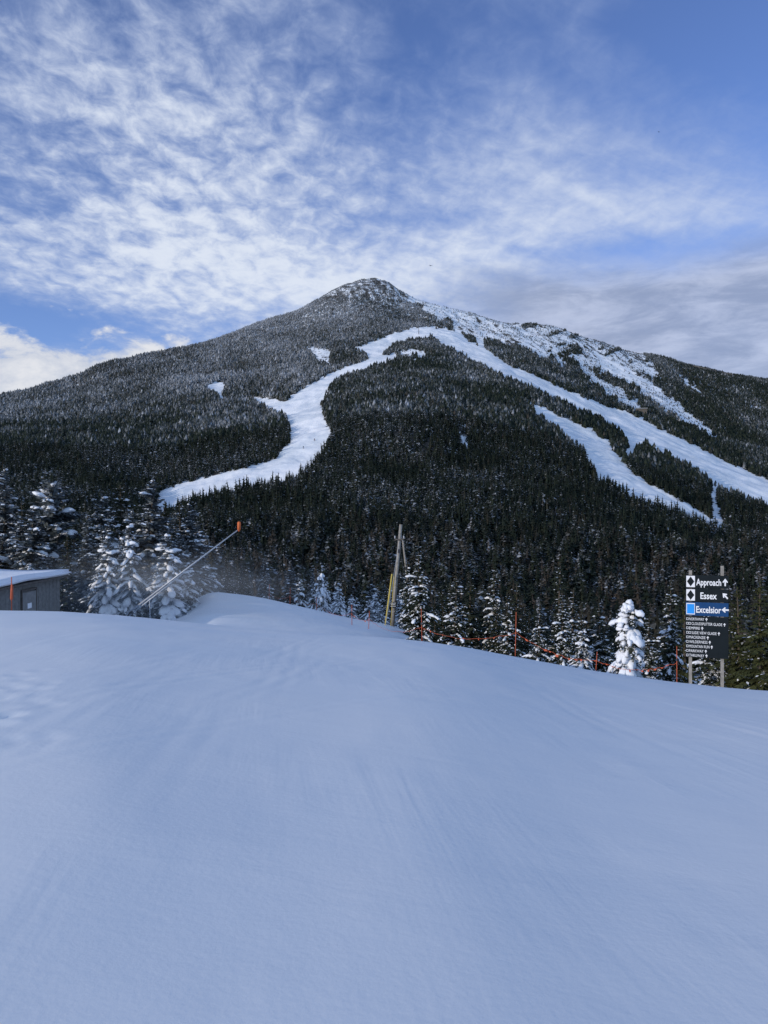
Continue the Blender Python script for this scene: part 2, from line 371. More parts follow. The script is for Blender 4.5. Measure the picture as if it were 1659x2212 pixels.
def kites(P,H,nb,wf,frost_haze,br,hu,lobes):
    n=len(P); f=(np.arange(nb)[None,:]+rng.random((n,nb)))/nb
    a=rng.random((n,nb))*2*np.pi
    Rr=(H*rng.uniform(.20,.36,n))[:,None]
    L=Rr*(1-f)**.7*rng.uniform(.5,1.35,(n,nb))+.03*H[:,None]
    bz=H[:,None]*(.06+.90*f)
    ca,sa=np.cos(a),np.sin(a); wd=wf*L+.015*H[:,None]
    Z=np.zeros((n,nb))
    v=np.empty((n,nb,4,3))
    v[:,:,0]=np.stack([Z,Z,bz],-1)
    dr=rng.uniform(.1,.6,(n,nb))*L
    v[:,:,2]=np.stack([ca*L,sa*L,bz-dr],-1)
    for k,sg in((1,1),(3,-1)):
        v[:,:,k]=np.stack([ca*L*.5-sa*wd*sg,sa*L*.5+ca*wd*sg,bz-dr*.45-wd*rng.uniform(.1,1.0,(n,nb))],-1)
    v=v.reshape(n,nb*4,3)
    k=6; th=np.arange(k)/k*2*np.pi
    c=np.empty((n,k+1,3)); c[:,0]=np.stack([np.zeros(n),np.zeros(n),H],-1)
    rr=(H*.10)[:,None]*rng.uniform(.6,1.2,(n,k))
    c[:,1:,0]=rr*np.cos(th); c[:,1:,1]=rr*np.sin(th); c[:,1:,2]=(H*.05)[:,None]
    v=np.concatenate([v,c],1)
    sh=rng.normal(0,.05,(n,2)); v[:,:,0]+=v[:,:,2]*sh[:,:1]; v[:,:,1]+=v[:,:,2]*sh[:,1:]
    v=v+P[:,None,:]-np.array([0,0,.1])
    q=np.arange(nb)[:,None]*4; t=np.concatenate([q+[0,1,2],q+[0,2,3]]); b0=nb*4
    t=np.concatenate([t,np.array([[b0,b0+1+i,b0+1+(i+1)%k] for i in range(k)])])
    m=v.shape[1]; T=(t[None]+(np.arange(n)*m)[:,None,None]).reshape(-1,3)
    fv=np.concatenate([np.repeat(frost_haze[:,None]*rng.uniform(.1,1.9,(n,nb)),4,1),np.repeat((frost_haze*.5)[:,None],k+1,1)],1)
    return v.reshape(-1,3),T,fv.ravel(),np.repeat(br,m),np.repeat(hu,m)
def cones(P,H,frost_haze,br,hu):
    n=len(P); k=5; out=[]; fl=[]
    for (z0,z1,r) in((.0,.72,.28),(.35,1.0,.19)):
        th=rng.random(n)[:,None]*6.28+np.arange(k)/k*2*np.pi
        c=np.empty((n,k+1,3)); c[:,0]=np.stack([np.zeros(n),np.zeros(n),H*z1],-1)
        rr=(H*r)[:,None]*rng.uniform(.5,1.5,(n,k))
        c[:,1:,0]=rr*np.cos(th); c[:,1:,1]=rr*np.sin(th); c[:,1:,2]=(H*z0)[:,None]+rng.uniform(0,.2,(n,k))*H[:,None]
        out.append(c); fl.append(frost_haze[:,None]*rng.uniform(.55,1.35,(n,k+1)))
    v=np.concatenate(out,1)+P[:,None,:]
    t=np.array([[s,s+1+i,s+1+(i+1)%k] for s in(0,k+1) for i in range(k)])
    m=v.shape[1]; T=(t[None]+(np.arange(n)*m)[:,None,None]).reshape(-1,3)
    return v.reshape(-1,3),T,np.concatenate(fl,1).ravel(),np.repeat(br,m),np.repeat(hu,m)
Yt=TP[:,1]; parts=[]
a=Yt<300; b_=(Yt>=300)&(Yt<540); c_=Yt>=540
print('lod',a.sum(),b_.sum(),c_.sum())
parts.append(kites(TP[a],H[a],44,.34,frost_haze[a],brown[a],hue[a],0))
parts.append(kites(TP[b_],H[b_],16,.50,frost_haze[b_],brown[b_],hue[b_],0))
parts.append(cones(TP[c_],H[c_],frost_haze[c_],brown[c_],hue[c_]))
off=0; Vs=[];Ts=[];fs=[];bs=[];hs=[]
for v,t,f,br,hu in parts: Vs.append(v);Ts.append(t+off);off+=len(v);fs.append(f);bs.append(br);hs.append(hu)
def forest_mat():
    m=bpy.data.materials.new('far_forest_foliage'); m.use_nodes=True; nt=m.node_tree; b=nt.nodes['Principled BSDF']
    g=nt.nodes.new('ShaderNodeNewGeometry'); pos=g.outputs['Position']
    A=lambda n_:(lambda q:(setattr(q,'attribute_name',n_),X(nt,q.outputs['Fac']))[1])(nt.nodes.new('ShaderNodeAttribute'))
    frost_haze,br,hu=A('frost'),A('brown'),A('hue')  # frost attribute holds real frost plus the painted haze of the left shoulder
    base=mixc(nt,hu,(.013,.020,.017),(.034,.042,.029))
    base=mixc(nt,br,base,(.072,.060,.050))
    n=nz(nt,pos,.9,2,.6)
    f=(frost_haze*1.15+(n-.5)*.75).ss(.18,1.15)
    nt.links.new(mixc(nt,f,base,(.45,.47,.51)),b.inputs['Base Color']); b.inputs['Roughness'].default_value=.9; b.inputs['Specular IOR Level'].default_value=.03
    return m
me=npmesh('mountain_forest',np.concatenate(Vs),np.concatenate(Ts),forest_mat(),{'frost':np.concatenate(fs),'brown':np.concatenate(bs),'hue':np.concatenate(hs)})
tag(link('mountain_forest',me),'dense dark evergreen forest dusted with snow covering the mountain','forest',kind='stuff')
# ------------------------------------------------------------ near conifers
_bm=bmesh.new(); bmesh.ops.create_icosphere(_bm,subdivisions=2,radius=1); ICO=[v.co.copy() for v in _bm.verts]; ICOF=[[v.index for v in f.verts] for f in _bm.faces]; _bm.free()
def blob(mb,c,rx,ry,rz,ang,R,tilt=0):
    n=len(mb.v); ca,sa=math.cos(ang),math.sin(ang); s1,s2,s3=[R.uniform(0,9) for _ in range(3)]
    for v in ICO:
        k=1+.24*math.sin(v.x*3.1+s1)*math.cos(v.y*3.7+s2)+.16*math.sin(v.z*5+s3+v.x*4)+R.uniform(-.10,.10)
        x,y,z=v.x*rx*k,v.y*ry*k,v.z*rz*k
        if z<0: z*=.6
        z-=tilt*x
        mb.v.append(Vector((c[0]+x*ca-y*sa,c[1]+x*sa+y*ca,c[2]+z)))
    mb.f+=[[n+i for i in f] for f in ICOF]
def conifer(seed,h=8.,r=1.7,nwh=24,nb=7,droop=.45,dust=.2,pads=0.0,padsize=.2,broad=False,gap=0.12,ndl=None,sz=1.0,ex=.8,topcap=True,rd=(1.35,.75),wb=1.0):
    R=random.Random(seed); cr=MB(); sn=MB(); tk=MB()
    wob=[(R.uniform(-.04,.04)*h*.1,R.uniform(-.04,.04)*h*.1) for _ in range(8)]
    tk.tube([(wob[i][0],wob[i][1],-.6+(h*.97+.6)*i/7) for i in range(8)],[.022*h*(1-i/7.6)+.012 for i in range(8)],8)
    def blade(mb,p,d,L,w,up,lift=0):
        d=d.normalized(); sd=d.cross(up)
        if sd.length<1e-3: sd=Vector((1,0,0))
        sd=sd.normalized(); o_=Vector((0,0,lift)); n=len(mb.v)
        m=p+d*L*.5
        mb.v+=[p+o_,m+sd*w+o_,p+d*L+o_-Vector((0,0,.08*L)),m-sd*w+o_]; mb.f.append([n,n+1,n+2,n+3])
    sect=[R.uniform(.7,1.2) for _ in range(7)]
    for i in range(nwh):
        f=i/nwh
        zt=h*(.05+.91*f)
        if broad: prof=math.sqrt(max(0,1-(max(0,f-.35)/.68)**2))*(.8+.2*min(1,f*3))
        else: prof=(1-f)**ex*(.75+.25*min(1,f*5))+.03
        ringj=R.uniform(.72,1.18)
        for j in range(max(4,int(nb*(1-.35*f)))):
            if R.random()<gap: continue
            a=R.uniform(0,6.283); z0=zt+R.uniform(-.5,.5)*h/nwh
            L=r*prof*R.uniform(.6,1.15)*ringj*sect[int(a/6.284*7)]+.08
            d=Vector((math.cos(a),math.sin(a),0)); side=Vector((-d.y,d.x,0)); up0=R.uniform(.0,.3)+.5*f*f; dr=droop*R.uniform(.7,1.3)*(1-.5*f)
            P=lambda s: Vector((0,0,z0))+d*L*s+Vector((0,0,up0*L*s-dr*L*s*s))
            ns=max(4,int(L/.13))
            for k in range(ns):
                s=(k+.6)/ns; p=P(s); fw=(P(min(1,s+.05))-P(s-.05)).normalized()
                tl=(.34*L*(1-.75*s)+.11)*R.uniform(.7,1.2)
                for sg in(-1,1):
                    dd=(fw*.75+side*sg*R.uniform(.7,1.1)+Vector((0,0,R.uniform(-.45,.1))))
                    up=Vector((R.uniform(-.5,.5),R.uniform(-.5,.5),1))
                    w=(.038+.10*tl)*wb
                    blade(cr,p,dd,tl,w,up)
                    if R.random()<.6: blade(cr,p,fw*.4+side*sg*.3+Vector((0,0,-1)),tl*.65,w*1.0,d)
                    if R.random()<dust: blade(sn,p,dd,tl*.85,w*1.0,up,.03)
            blade(cr,P(.8),fw,.22*L+.1,.07,Vector((0,0,1)))
            if pads and R.random()<pads and L>.12:
                m=max(1,int(L/(padsize*1.3)))
                for q in range(m):
                    s=R.uniform(.3,1.0) if m<2 else (.2+.8*(q+R.random()*.6)/m)
                    c=P(min(1,s)); rr=padsize*R.uniform(.4,1.25)*(1-.35*f)
                    blob(sn,(c.x,c.y,c.z+rr*.2),rr*rd[0],rr*rd[1],rr*.60*sz,a,R,tilt=max(-.2,(2*dr*s-up0))*.8)
    for q in range(10): blade(cr,Vector((0,0,h*(.88+.011*q))),Vector((math.cos(q*2.4),math.sin(q*2.4),1.6)),.05*h*(1-.06*q),.04,Vector((0,0,1)))
    if pads and topcap: 
        for q in range(5): blob(sn,(R.uniform(-.12,.12),R.uniform(-.12,.12),h*(.86+.027*q)),padsize*.7,padsize*.7,padsize*.7,0,R)
    nd=ndl or M_NEED
    return (tk.mesh('trunk',M_BARK,True),cr.mesh('crown',nd),sn.mesh('snow_load',M_SNOW,bool(pads)) if sn.v else None)
PROTO={
 'dark':[conifer(1,8,1.7,27,9,.4,.08,gap=.15,wb=1.15),conifer(2,8,1.45,28,9,.5,.12,gap=.1,wb=1.15),conifer(3,8,2.0,25,9,.35,.08,gap=.2,wb=1.15)],
 'green':[conifer(4,8,1.9,24,8,.35,.05,gap=.1,ndl=M_NEEDG),conifer(5,8,1.6,25,8,.35,.07,ndl=M_NEEDG)],
 'dusted':[conifer(6,8,1.6,26,9,.5,.30,pads=.10,padsize=.2,topcap=False,wb=1.15),conifer(7,8,1.4,27,9,.55,.34,pads=.16,padsize=.2,topcap=False,wb=1.15)],
 'frost':[conifer(8,8,2.2,26,11,.4,.32,pads=.09,padsize=.22,ndl=M_NEEDF,topcap=False,wb=1.35,gap=.06),conifer(9,8,2.0,27,11,.45,.36,pads=.12,padsize=.22,ndl=M_NEEDF,topcap=False,wb=1.35,gap=.06),conifer(19,8,2.4,24,11,.5,.28,pads=.16,padsize=.26,ndl=M_NEEDF,topcap=False,wb=1.35,ex=.65,gap=.1)],
 'laden':[conifer(10,8,1.9,22,9,.85,.45,pads=.50,padsize=.38,gap=.1,topcap=False,ndl=M_NEEDF,wb=1.2),conifer(12,8,2.2,20,9,.8,.45,pads=.42,padsize=.42,gap=.15,ex=.6,topcap=False,wb=1.2)],
 'plump':[conifer(20,8,1.75,25,9,.95,.45,pads=.75,padsize=.48,gap=.22,sz=1.7,broad=True,rd=(1.15,.95)),conifer(23,8,1.8,23,9,.95,.45,pads=.72,padsize=.52,gap=.24,sz=1.6,broad=True,rd=(1.15,.9))],
 'broad':[conifer(14,8,2.6,20,12,.35,.30,pads=.20,padsize=.40,broad=True,ndl=M_NEEDF,topcap=False,wb=1.3)]}
KN={'broad':'fir_tree'}
ntree=0; placed=[]
def tree(x,y,h,kind,wid,label,group=None):
    global ntree
    me=random.choice(PROTO[kind]); z=gz(x,y)
    r=empty(KN.get(kind,'spruce_tree'),(x,y,z-.05),0); s=h/8.; r.scale=(s*wid,s*wid,s)
    r.rotation_euler=(random.uniform(-.035,.035),random.uniform(-.035,.035),random.uniform(0,6.28))
    tag(r,label,'tree',group); link('trunk',me[0],r); link('crown',me[1],r)
    if me[2]: link('snow_load',me[2],r)
    ntree+=1; placed.append((x,y)); return r
HAND=[(14,1000,58,'frost',1.0,'tall frosted spruce at the left edge, standing behind the shed'),
(66,1085,51,'frost',1.15,'shorter frosted spruce just behind the middle of the shed roof'),
(118,1034,55,'broad',.95,'broad round-topped fir with snow clumps behind the right end of the shed'),
(182,1100,52,'frost',1.05,'grey frosted spruce between the round-topped fir and the tall spruces by the snow gun'),
(232,1150,49,'laden',1.15,'snow-plastered spruce just left of the snow gun lance'),
(214,1062,62,'frost',1.0,'spire of a spruce rearmost in the left cluster'),
(268,1036,58,'dusted',1.15,'narrow spruce right behind the snow gun, left of the tallest frosted spire'),
(326,1022,54,'frost',1.2,'tall pointed spruce whose lower boughs hang behind the snow gun lance'),
(362,1145,50,'laden',1.4,'bushy snow-laden spruce at the right end of the left cluster, beside the white hump'),
(406,1210,52,'laden',1.25,'low frosted spruce at the very right of the left cluster'),
(515,1190,92,'dark',1.0,'dark spruce below the orange head of the snow gun'),
(570,1200,84,'frost',.9,'thin frosted spruce above the start of the orange fence'),
(648,1244,71,'laden',1.0,'small snow-laden spruce leftmost of the white clump behind the hump'),
(692,1238,66,'plump',.75,'white snow-caked spruce, tallest of the clump left of the utility pole'),
(724,1266,67,'laden',1.1,'rounded snow-caked spruce just right of the tallest white one'),
(758,1282,63,'laden',1.2,'low snowy spruce behind the first orange fence poles'),
(796,1290,60,'laden',1.2,'low snow-heaped spruce left of the yellow guy guard'),
(876,1300,62,'dusted',1.1,'small snowy spruce right behind the foot of the utility pole'),
(912,1285,56,'dark',1.1,'dark spruce just right of the utility pole'),
(958,1296,52,'dark',1.1,'short dusky spruce second right of the utility pole'),
(1014,1238,50,'dark',1.0,'dark pointed spruce left of the dusted spire behind the rope fence'),
(1068,1218,50,'dusted',.95,'tall dusted spire behind the tallest orange fence pole, slightly left of it'),
(1112,1254,47,'dark',1.1,'dark spruce directly behind the lone orange pole in mid slope'),
(1162,1296,38,'dusted',1.0,'frosted spruce right of the lone orange pole'),
(1206,1212,47,'dark',.95,'tallest dark spruce between the orange pole and the white snow-covered tree'),
(1218,1272,38,'dusted',.9,'dusted spruce in front of the tall dark one, with white bough tips'),
(1258,1350,31,'laden',1.2,'knee-high snow-covered spruce sticking up behind the snow edge'),
(1300,1300,40,'dusted',1.1,'dusky spruce left of the thickly snow-covered tree'),
(1355,1292,27,'plump',1.05,'thickly snow-covered spruce, whitest tree at the edge of the slope'),
(1402,1325,33,'dusted',1.1,'low spruce between the whitest tree and the slim snowy one'),
(1443,1248,29,'dusted',.9,'slim tall spruce striped with snow left of the trail sign'),
(1478,1280,32,'green',1.0,'green spruce hidden behind the left post of the trail sign'),
(1535,1290,28,'dusted',1.1,'snow-dusted spruce behind the trail sign boards'),
(1598,1262,27,'green',1.1,'yellowish green spruce just right of the trail sign'),
(1645,1250,26,'green',1.2,'yellowish green spruce at the right edge of the photo')]
for px,ty,Y,kind,wid,lab in HAND:
    p=at(px,ty,Y); z=gz(p.x,Y); tree(p.x,Y,p.z-z,kind,wid,lab)
def fill(n,pr,yr,hr,kinds,label,group,mind=2.0,tries=30):
    for _ in range(n):
        for t in range(tries):
            px=random.uniform(*pr); Y=yr[0]+(yr[1]-yr[0])*random.random()**.8; x=(px-CX)/F*Y
            if all((x-a)**2+(Y-b)**2>mind*mind for a,b in placed): break
        else: continue
        k=random.choice(kinds); h=random.uniform(*hr)
        tree(x,Y,h,k,random.uniform(.85,1.25),label,group)
fill(44,(880,1720),(36,62),(3.0,6.2),['dark','dark','dusted','dark','dusted'],'spruce in the crowded row behind the rope fence, right half','crowded spruces behind the rope fence',1.5)
fill(70,(860,1740),(60,125),(4,7.5),['dark','dark','dark','dusted'],'dark spruce in the thick woods below the right side of the slope','spruces in the woods below the right side',2.0)
fill(48,(440,900),(82,128),(4.0,7.0),['dark','dusted','dark','frost','dark'],'spruce in the woods behind the white hump','spruces in the woods behind the hump',2.0)
fill(24,(640,880),(64,82),(2.2,4.2),['laden','dusted','laden','frost'],'small snowy spruce in the thicket behind the hump','small snowy spruces behind the hump',1.4)
fill(46,(-60,430),(58,100),(6.5,9.6),['frost','dark','frost','dark'],'frosted spruce deep in the left cluster of trees','spruces deep in the left cluster',1.9)
fill(28,(-60,400),(49,60),(4,7),['frost','frost','dark','laden'],'low frosted spruce under the tall trees of the left cluster','low spruces in the left cluster',1.2)
print('near trees',ntree)
# ------------------------------------------------------------ trail sign
def textmesh(body,bold=0.0):
    cu=bpy.data.curves.new('t','FONT'); cu.body=body; cu.size=1; cu.extrude=.004; cu.offset=bold; cu.resolution_u=3
    ob=bpy.data.objects.new('t',cu); COL.objects.link(ob); bpy.context.view_layer.update()
    dg=bpy.context.evaluated_depsgraph_get(); me=bpy.data.meshes.new_from_object(ob.evaluated_get(dg))
    vs=[v.co.copy() for v in me.vertices]; fs=[list(p.vertices) for p in me.polygons]
    bpy.data.objects.remove(ob); return vs,fs
def addtext(mb,body,x0,zc,w,h,y,bold=.02):
    vs,fs=textmesh(body,bold); xa=min(v.x for v in vs); xb=max(v.x for v in vs)
    sx=w/(xb-xa); sz=h/.7; n=len(mb.v)
    for v in vs: mb.v.append(Vector((x0+(v.x-xa)*sx, y-v.z*1.0, zc-h/2+v.y*sz)))
    mb.f+=[[n+i for i in f] for f in fs]
def arrow(mb,x,z,s,ang,y):
    c,q=math.cos(ang),math.sin(ang)
    for sh in ([(-.10,-.5),(.10,-.5),(.10,.30),(-.10,.30)],[(-.38,.02),(-.24,-.08),(0,.22),(0,.5)],[(.38,.02),(0,.5),(0,.22),(.24,-.08)]):
        mb.poly([(x+(a*c-b*q)*s,y,z+(a*q+b*c)*s) for a,b in sh]); y-=.0015
SY=21.5; sp=at(1527,1478,SY); zb=gz(sp.x,SY); sg=empty('trail_sign',(sp.x,SY,zb),math.radians(-18)); sg.scale=(.88,.88,1)
tag(sg,'trail direction sign with black and blue boards on two wooden posts','sign')
Zp=lambda py: at(1527,py,SY).z-zb
for name,x,top,dy in(('post',-.50,1233,.05),('post',.47,1222,.05)):
    MB().box((x,dy+.02,(Zp(top)-.5)/2),(.095,.095,Zp(top)+.5)).build(name,M_WOOD,sg)
BW=1.30
def board(py0,py1,m,name,w=BW,xc=0):
    z0,z1=Zp(py1),Zp(py0); b=MB(); b.box((xc,0,(z0+z1)/2),(w,.04,z1-z0)); return b.build(name,m,sg),(z0+z1)/2,z1-z0
yf=-.024
for (p0,p1,m,txt,tx,tw,ang) in((1243,1270.5,M_BOARDB,'Approach',-.33,.76,0),(1272,1300,M_BOARDB,'Essex',-.20,.50,math.radians(45)),(1301.5,1330.5,M_BLUE,'Excelsior',-.33,.76,math.radians(90))):
    bd,zc,hh=board(p0,p1,m,'board')
    sq=MB(); sq.box((-.50,yf,zc),(.265,.006,.33)); sq.build('symbol_square',M_WHITE,bd)
    if m is M_BLUE: MB().box((-.50,yf-.005,zc),(.225,.006,.28)).build('blue_square',M_LBLUE,bd)
    else:
        d=MB(); d.poly([(-.50,yf-.006,zc-.145),(-.385,yf-.006,zc),(-.50,yf-.006,zc+.145),(-.615,yf-.006,zc)]); d.build('black_diamond',M_BOARDB,bd)
    t=MB(); addtext(t,txt,tx,zc-.01,tw,.185,yf-.002,.02); t.build('lettering',M_WHITE,bd)
    t=MB(); arrow(t,.55,zc,.22,ang,yf-.002); t.build('arrow',M_WHITE,bd)
bd,zc,hh=board(1332.5,1421,M_BOARDB,'list_board')
L=['NORTHWAY','CLOUDSPLITTER GLADE','EMPIRE','SLIDE VIEW GLADE','MACKENZIE','WILDERNESS','MOUNTAIN RUN','PARKWAY','THRUWAY']
wd=[.46,.93,.33,.76,.50,.56,.62,.44,.46]; nb_=[1,2,1,2,1,1,1,1,1]
t=MB(); ar=MB(); sq=MB()
for i,(s_,w_,n_) in enumerate(zip(L,wd,nb_)):
    z=zc+hh/2-.075-i*.1325; x=-.60
    for q in range(n_):
        for dx,dz,a_,b_ in((0,.028,.066,.010),(0,-.028,.066,.010),(-.028,0,.010,.046),(.028,0,.010,.046)): sq.box((x+dx,yf,z+dz),(a_,.005,b_))
        x+=.075
    addtext(t,s_,x-.02,z,w_,.080,yf-.002,0.0); arrow(ar,min(.60,x+w_+.05),z,.10,0,yf-.002)
t.build('lettering',M_WHITE,bd); ar.build('arrow_column',M_WHITE,bd); sq.build('difficulty_symbols',M_WHITE,bd)
# ------------------------------------------------------------ shed
sh=empty('shed',(-19.2,37,-4.6)); tag(sh,'low grey wooden shed with thick snow on its flat roof at the left edge','shed')
w=MB(); w.box((-3.6,0,.95),(7.2,13.6,2.9)); w.build('wall',M_SIDING,sh)
bt=MB()
for i in range(31): bt.box((.004,-6.7+i*.45,.95),(.012,.02,2.86))
bt.build('batten',M_SIDING,sh)
f=MB(); f.box((-3.5,0,2.40),(7.9,14.4,.12)); f.build('roof',M_WOODD,sh)
def snowslab():
    bm=bmesh.new(); bmesh.ops.create_cube(bm,size=1); 
    for v in bm.verts: v.co=Vector((v.co.x*8.0-3.5,v.co.y*14.6,v.co.z*.36+2.64))
    bmesh.ops.bevel(bm,geom=bm.edges[:],offset=.15,segments=4,affect='EDGES'); 
    bmesh.ops.subdivide_edges(bm,edges=[e for e in bm.edges if e.calc_length()>1],cuts=14,use_grid_fill=True)
    for v in bm.verts:
        v.co.z+=.05*math.sin(v.co.x*1.1+1)+.05*math.sin(v.co.y*.8)+(.10*(v.co.x+3.5)/-8 if v.co.z>2.6 else 0)
        v.co.x+=.05*math.sin(v.co.y*2.1)
    me=bpy.data.meshes.new('snow_cover'); bm.to_mesh(me); bm.free(); me.materials.append(M_ROOFSNOW); me.polygons.foreach_set('use_smooth',[True]*len(me.polygons)); return me
link('snow_cover',snowslab(),sh)
dr=MB(); dr.box((.05,2.9,.9),(.05,1.5,2.0)); do=dr.build('door',mat('door_grey',(.24,.235,.22),.7,.2,.15,4),sh)
MB().box((.085,2.9,1.15),(.01,.45,.28)).build('notice',M_WHITE,do); MB().box((.1,2.35,.9),(.05,.06,.16)).build('handle',M_DMETAL,do)
fr_=MB(); fr_.box((.045,2.1,.95),(.09,.09,2.12)); fr_.box((.045,3.7,.95),(.09,.09,2.12)); fr_.box((.046,2.9,2.02),(.09,1.7,.09)); fr_.build('door_frame',M_WOODD,sh)
MB().box((.06,-.6,1.4),(.1,.35,.5)).build('electric_box',M_METAL,sh)
# ------------------------------------------------------------ snow gun
GYd=40
a0=at(272,1328,GYd); a1=at(515,1144,GYd); g0=gz(a0.x,GYd); a0.z=max(a0.z,g0+.25)
gun=empty('snow_gun',(a0.x,GYd,g0)); tag(gun,'snowmaking gun with a long slanted metal lance and orange head','snow gun')
o0=Vector((a0.x,GYd,g0)); A=a0-o0; B=a1-o0; dv=(B-A).normalized(); nv=Vector((-dv.z,0,dv.x))
MB().tube([A,B],[.055,.032],10).build('lance',M_METAL,gun,True)
MB().tube([A-nv*.15,A+(B-A)*.50-nv*.09],.034,8).build('lower_tube',M_METAL,gun,True)
for q in range(5):
    c=A+(B-A)*(.05+.1*q); MB().tube([c,c-nv*.15],.02,6).build('tube_clamp',M_DMETAL,gun)
MB().tube([B+Vector((.03,0,-.10)),B+Vector((.03,0,-.02)),B+Vector((.03,0,.0)),B+Vector((.04,0,.38)),B+Vector((.04,0,.43))],[.04,.055,.09,.095,.05],12).build('nozzle_head',M_HEAD,gun,True)
st=MB(); 
for dx,dy in((-.5,-.5),(.6,-.5),(-.1,.7)): st.tube([A+dv*.4,Vector((A.x+dx,dy,-.15))],.035,6)
st.build('tripod_stand',M_DMETAL,gun)
MB().tube([A+dv*1.6,Vector((A.x+1.3,0.1,-.1))],.025,6).build('prop_strut',M_METAL,gun)
MB().tube([A,A+Vector((-.3,-.1,-.2)),A+Vector((-.9,-.3,-.35)),A+Vector((-1.6,-.2,-.42))],.04,8).build('hose',M_DMETAL,gun,True)
# ------------------------------------------------------------ utility pole
Yp=58; b0=at(848,1352,Yp); gp=gz(b0.x,Yp); up=empty('utility_pole',(b0.x,Yp,gp)); tag(up,'leaning grey wooden utility pole with brace and yellow guy guard','utility pole')
Lp=lambda px,py,dy=0: at(px,py,Yp)-Vector((b0.x,Yp,gp))+Vector((0,dy,0))
top=Lp(866,1133); MB().tube([Lp(847,1365),Lp(856,1250),top],[.16,.145,.12],12).build('pole',M_WOOD,up,True)
MB().tube([Lp(870,1165,.5),Lp(891,1338,2.0)],[.065,.09],8).build('brace_pole',M_WOOD,up,True)
MB().tube([Lp(862,1180,0),Lp(884,1290,1.0)],.03,6).build('brace_strut',M_WOODD,up)
MB().box(Lp(862,1165,-.2),(.7,.09,.09)).build('crossarm',M_WOODD,up)
for px in(853,872): MB().tube([Lp(px,1163,-.2),Lp(px,1159,-.2),Lp(px,1157,-.2)],[.04,.05,.025],8).build('insulator',M_METAL,up)
MB().box(Lp(862,1190,-.22),(.22,.14,.28)).build('junction_box',M_DMETAL,up)
MB().tube([Lp(864,1160,0),Lp(831,1352,-2.5)],.016,5).build('guy_wire',M_METAL,up)
MB().tube([Lp(846.5,1238,-.9),Lp(833,1340,-1.1),Lp(831,1352,-1.1)],.06,8).build('guy_guard',M_YEL,up,True)
MB().tube([Lp(866,1150,0),Lp(905,1345,5)],.022,5).build('guy_wire',M_METAL,up)
MB().tube([Lp(843,1365,-.35),Lp(851,1240,-.3)],.025,6).build('conduit',M_YEL,up)
sb=MB(); sb.box(Lp(849,1305,-.32),(.62,.03,.42)); sbo=sb.build('notice_board',M_BOARDB,up)
tx=MB(); q=Lp(849,1305,-.345)
for k_,ww in enumerate((.44,.36,.4)): tx.box((q.x,q.y,q.z+.12-.12*k_),(ww,.006,.035))
tx.build('lettering',M_WHITE,sbo)
# ------------------------------------------------------------ fence poles and ropes
tops=[]
def marker(px,ty,Y,label,grp=None,m=M_ORANGE,r=.014,lean=0.,cap=True):
    p=at(px,ty,Y); z=gz(p.x,Y); e=empty('marker_pole',(p.x,Y,z)); tag(e,label,'marker pole',grp); h=p.z-z
    r=max(r,r*Y/32.)
    MB().tube([(lean,0,-.3),(lean*.4,0,h*.5),(0,0,h)],[r,r*.9,r*.8],8).build('pole',m,e,True)
    if cap: MB().tube([(0,0,h*.60),(0,0,h*.605),(0,0,h*.66),(0,0,h*.665)],[r,r*1.6,r*1.6,r],8).build('rope_clip',M_DMETAL,e)
    tops.append((p.x,Y,z+h*.55)); return e
FP=[(582,1262,70,'orange fence pole farthest left, on top of the hump'),(627,1270,66,'second orange fence pole from the left, before the snow clump'),
(683,1290,60,'orange fence pole in front of the tallest white tree'),(760,1306,50,'orange fence pole left of a shorter one, before the utility pole'),(798,1320,49,'short orange fence pole just left of the yellow guy guard'),
(910,1314,36,'orange fence pole right of the utility pole'),(1115,1322,28,'tall orange fence pole standing alone in mid slope'),(1290,1408,26.5,'low orange fence pole left of the whitest tree'),(1462,1396,24,'orange fence pole just left of the trail sign')]
for px,ty,Y,l in FP: marker(px,ty,Y,l,'orange fence poles',lean=random.uniform(-.08,.08))
pts=list(tops)
RL=['on the hump','beside the white snow clump','between the snow clump and the pair of poles','in the short gap left of the yellow guard','passing in front of the utility pole','between the utility pole and the lone orange pole','right of the lone orange pole','below the whitest tree']
for i in range(len(pts)-1):
    a=Vector(pts[i]); b=Vector(pts[i+1]); R=random.Random(i+5); P=[]
    n=26
    for k in range(n+1):
        t=k/n; p=a.lerp(b,t); p.z-=4*t*(1-t)*(.22+.02*(b-a).length)+R.uniform(-.03,.03); 
        p.z=max(p.z,gz(p.x,p.y)+.12); P.append(p)
    e=empty('rope_fence',a); tag(e,'sagging orange rope span '+RL[i],'rope',"orange rope spans")
    MB().tube([p-a for p in P],.006,5).build('rope',M_ORANGE,e)
    tp=MB()
    for k in range(1,n,2):
        if R.random()<.45:
            c=P[k]-a; d=(P[k+1]-P[k]).normalized()*R.uniform(.05,.12); dn=Vector((R.uniform(-.05,.05),0,-R.uniform(.03,.08)))
            tp.poly([c,c+d,c+d+dn,c+dn*R.uniform(.6,1.1)])
    if tp.v: tp.build('tattered_tape',M_ORANGE,e)
e=marker(25,1246,33,'orange wrapped marker pole standing in front of the shed',None,M_ORANGE,.025)
MB().tube([(0,0,.9),(0,0,.95),(.02,0,1.5),(0,0,1.6)],[.04,.065,.055,.03],8).build('padding',M_ORANGE,e,True)
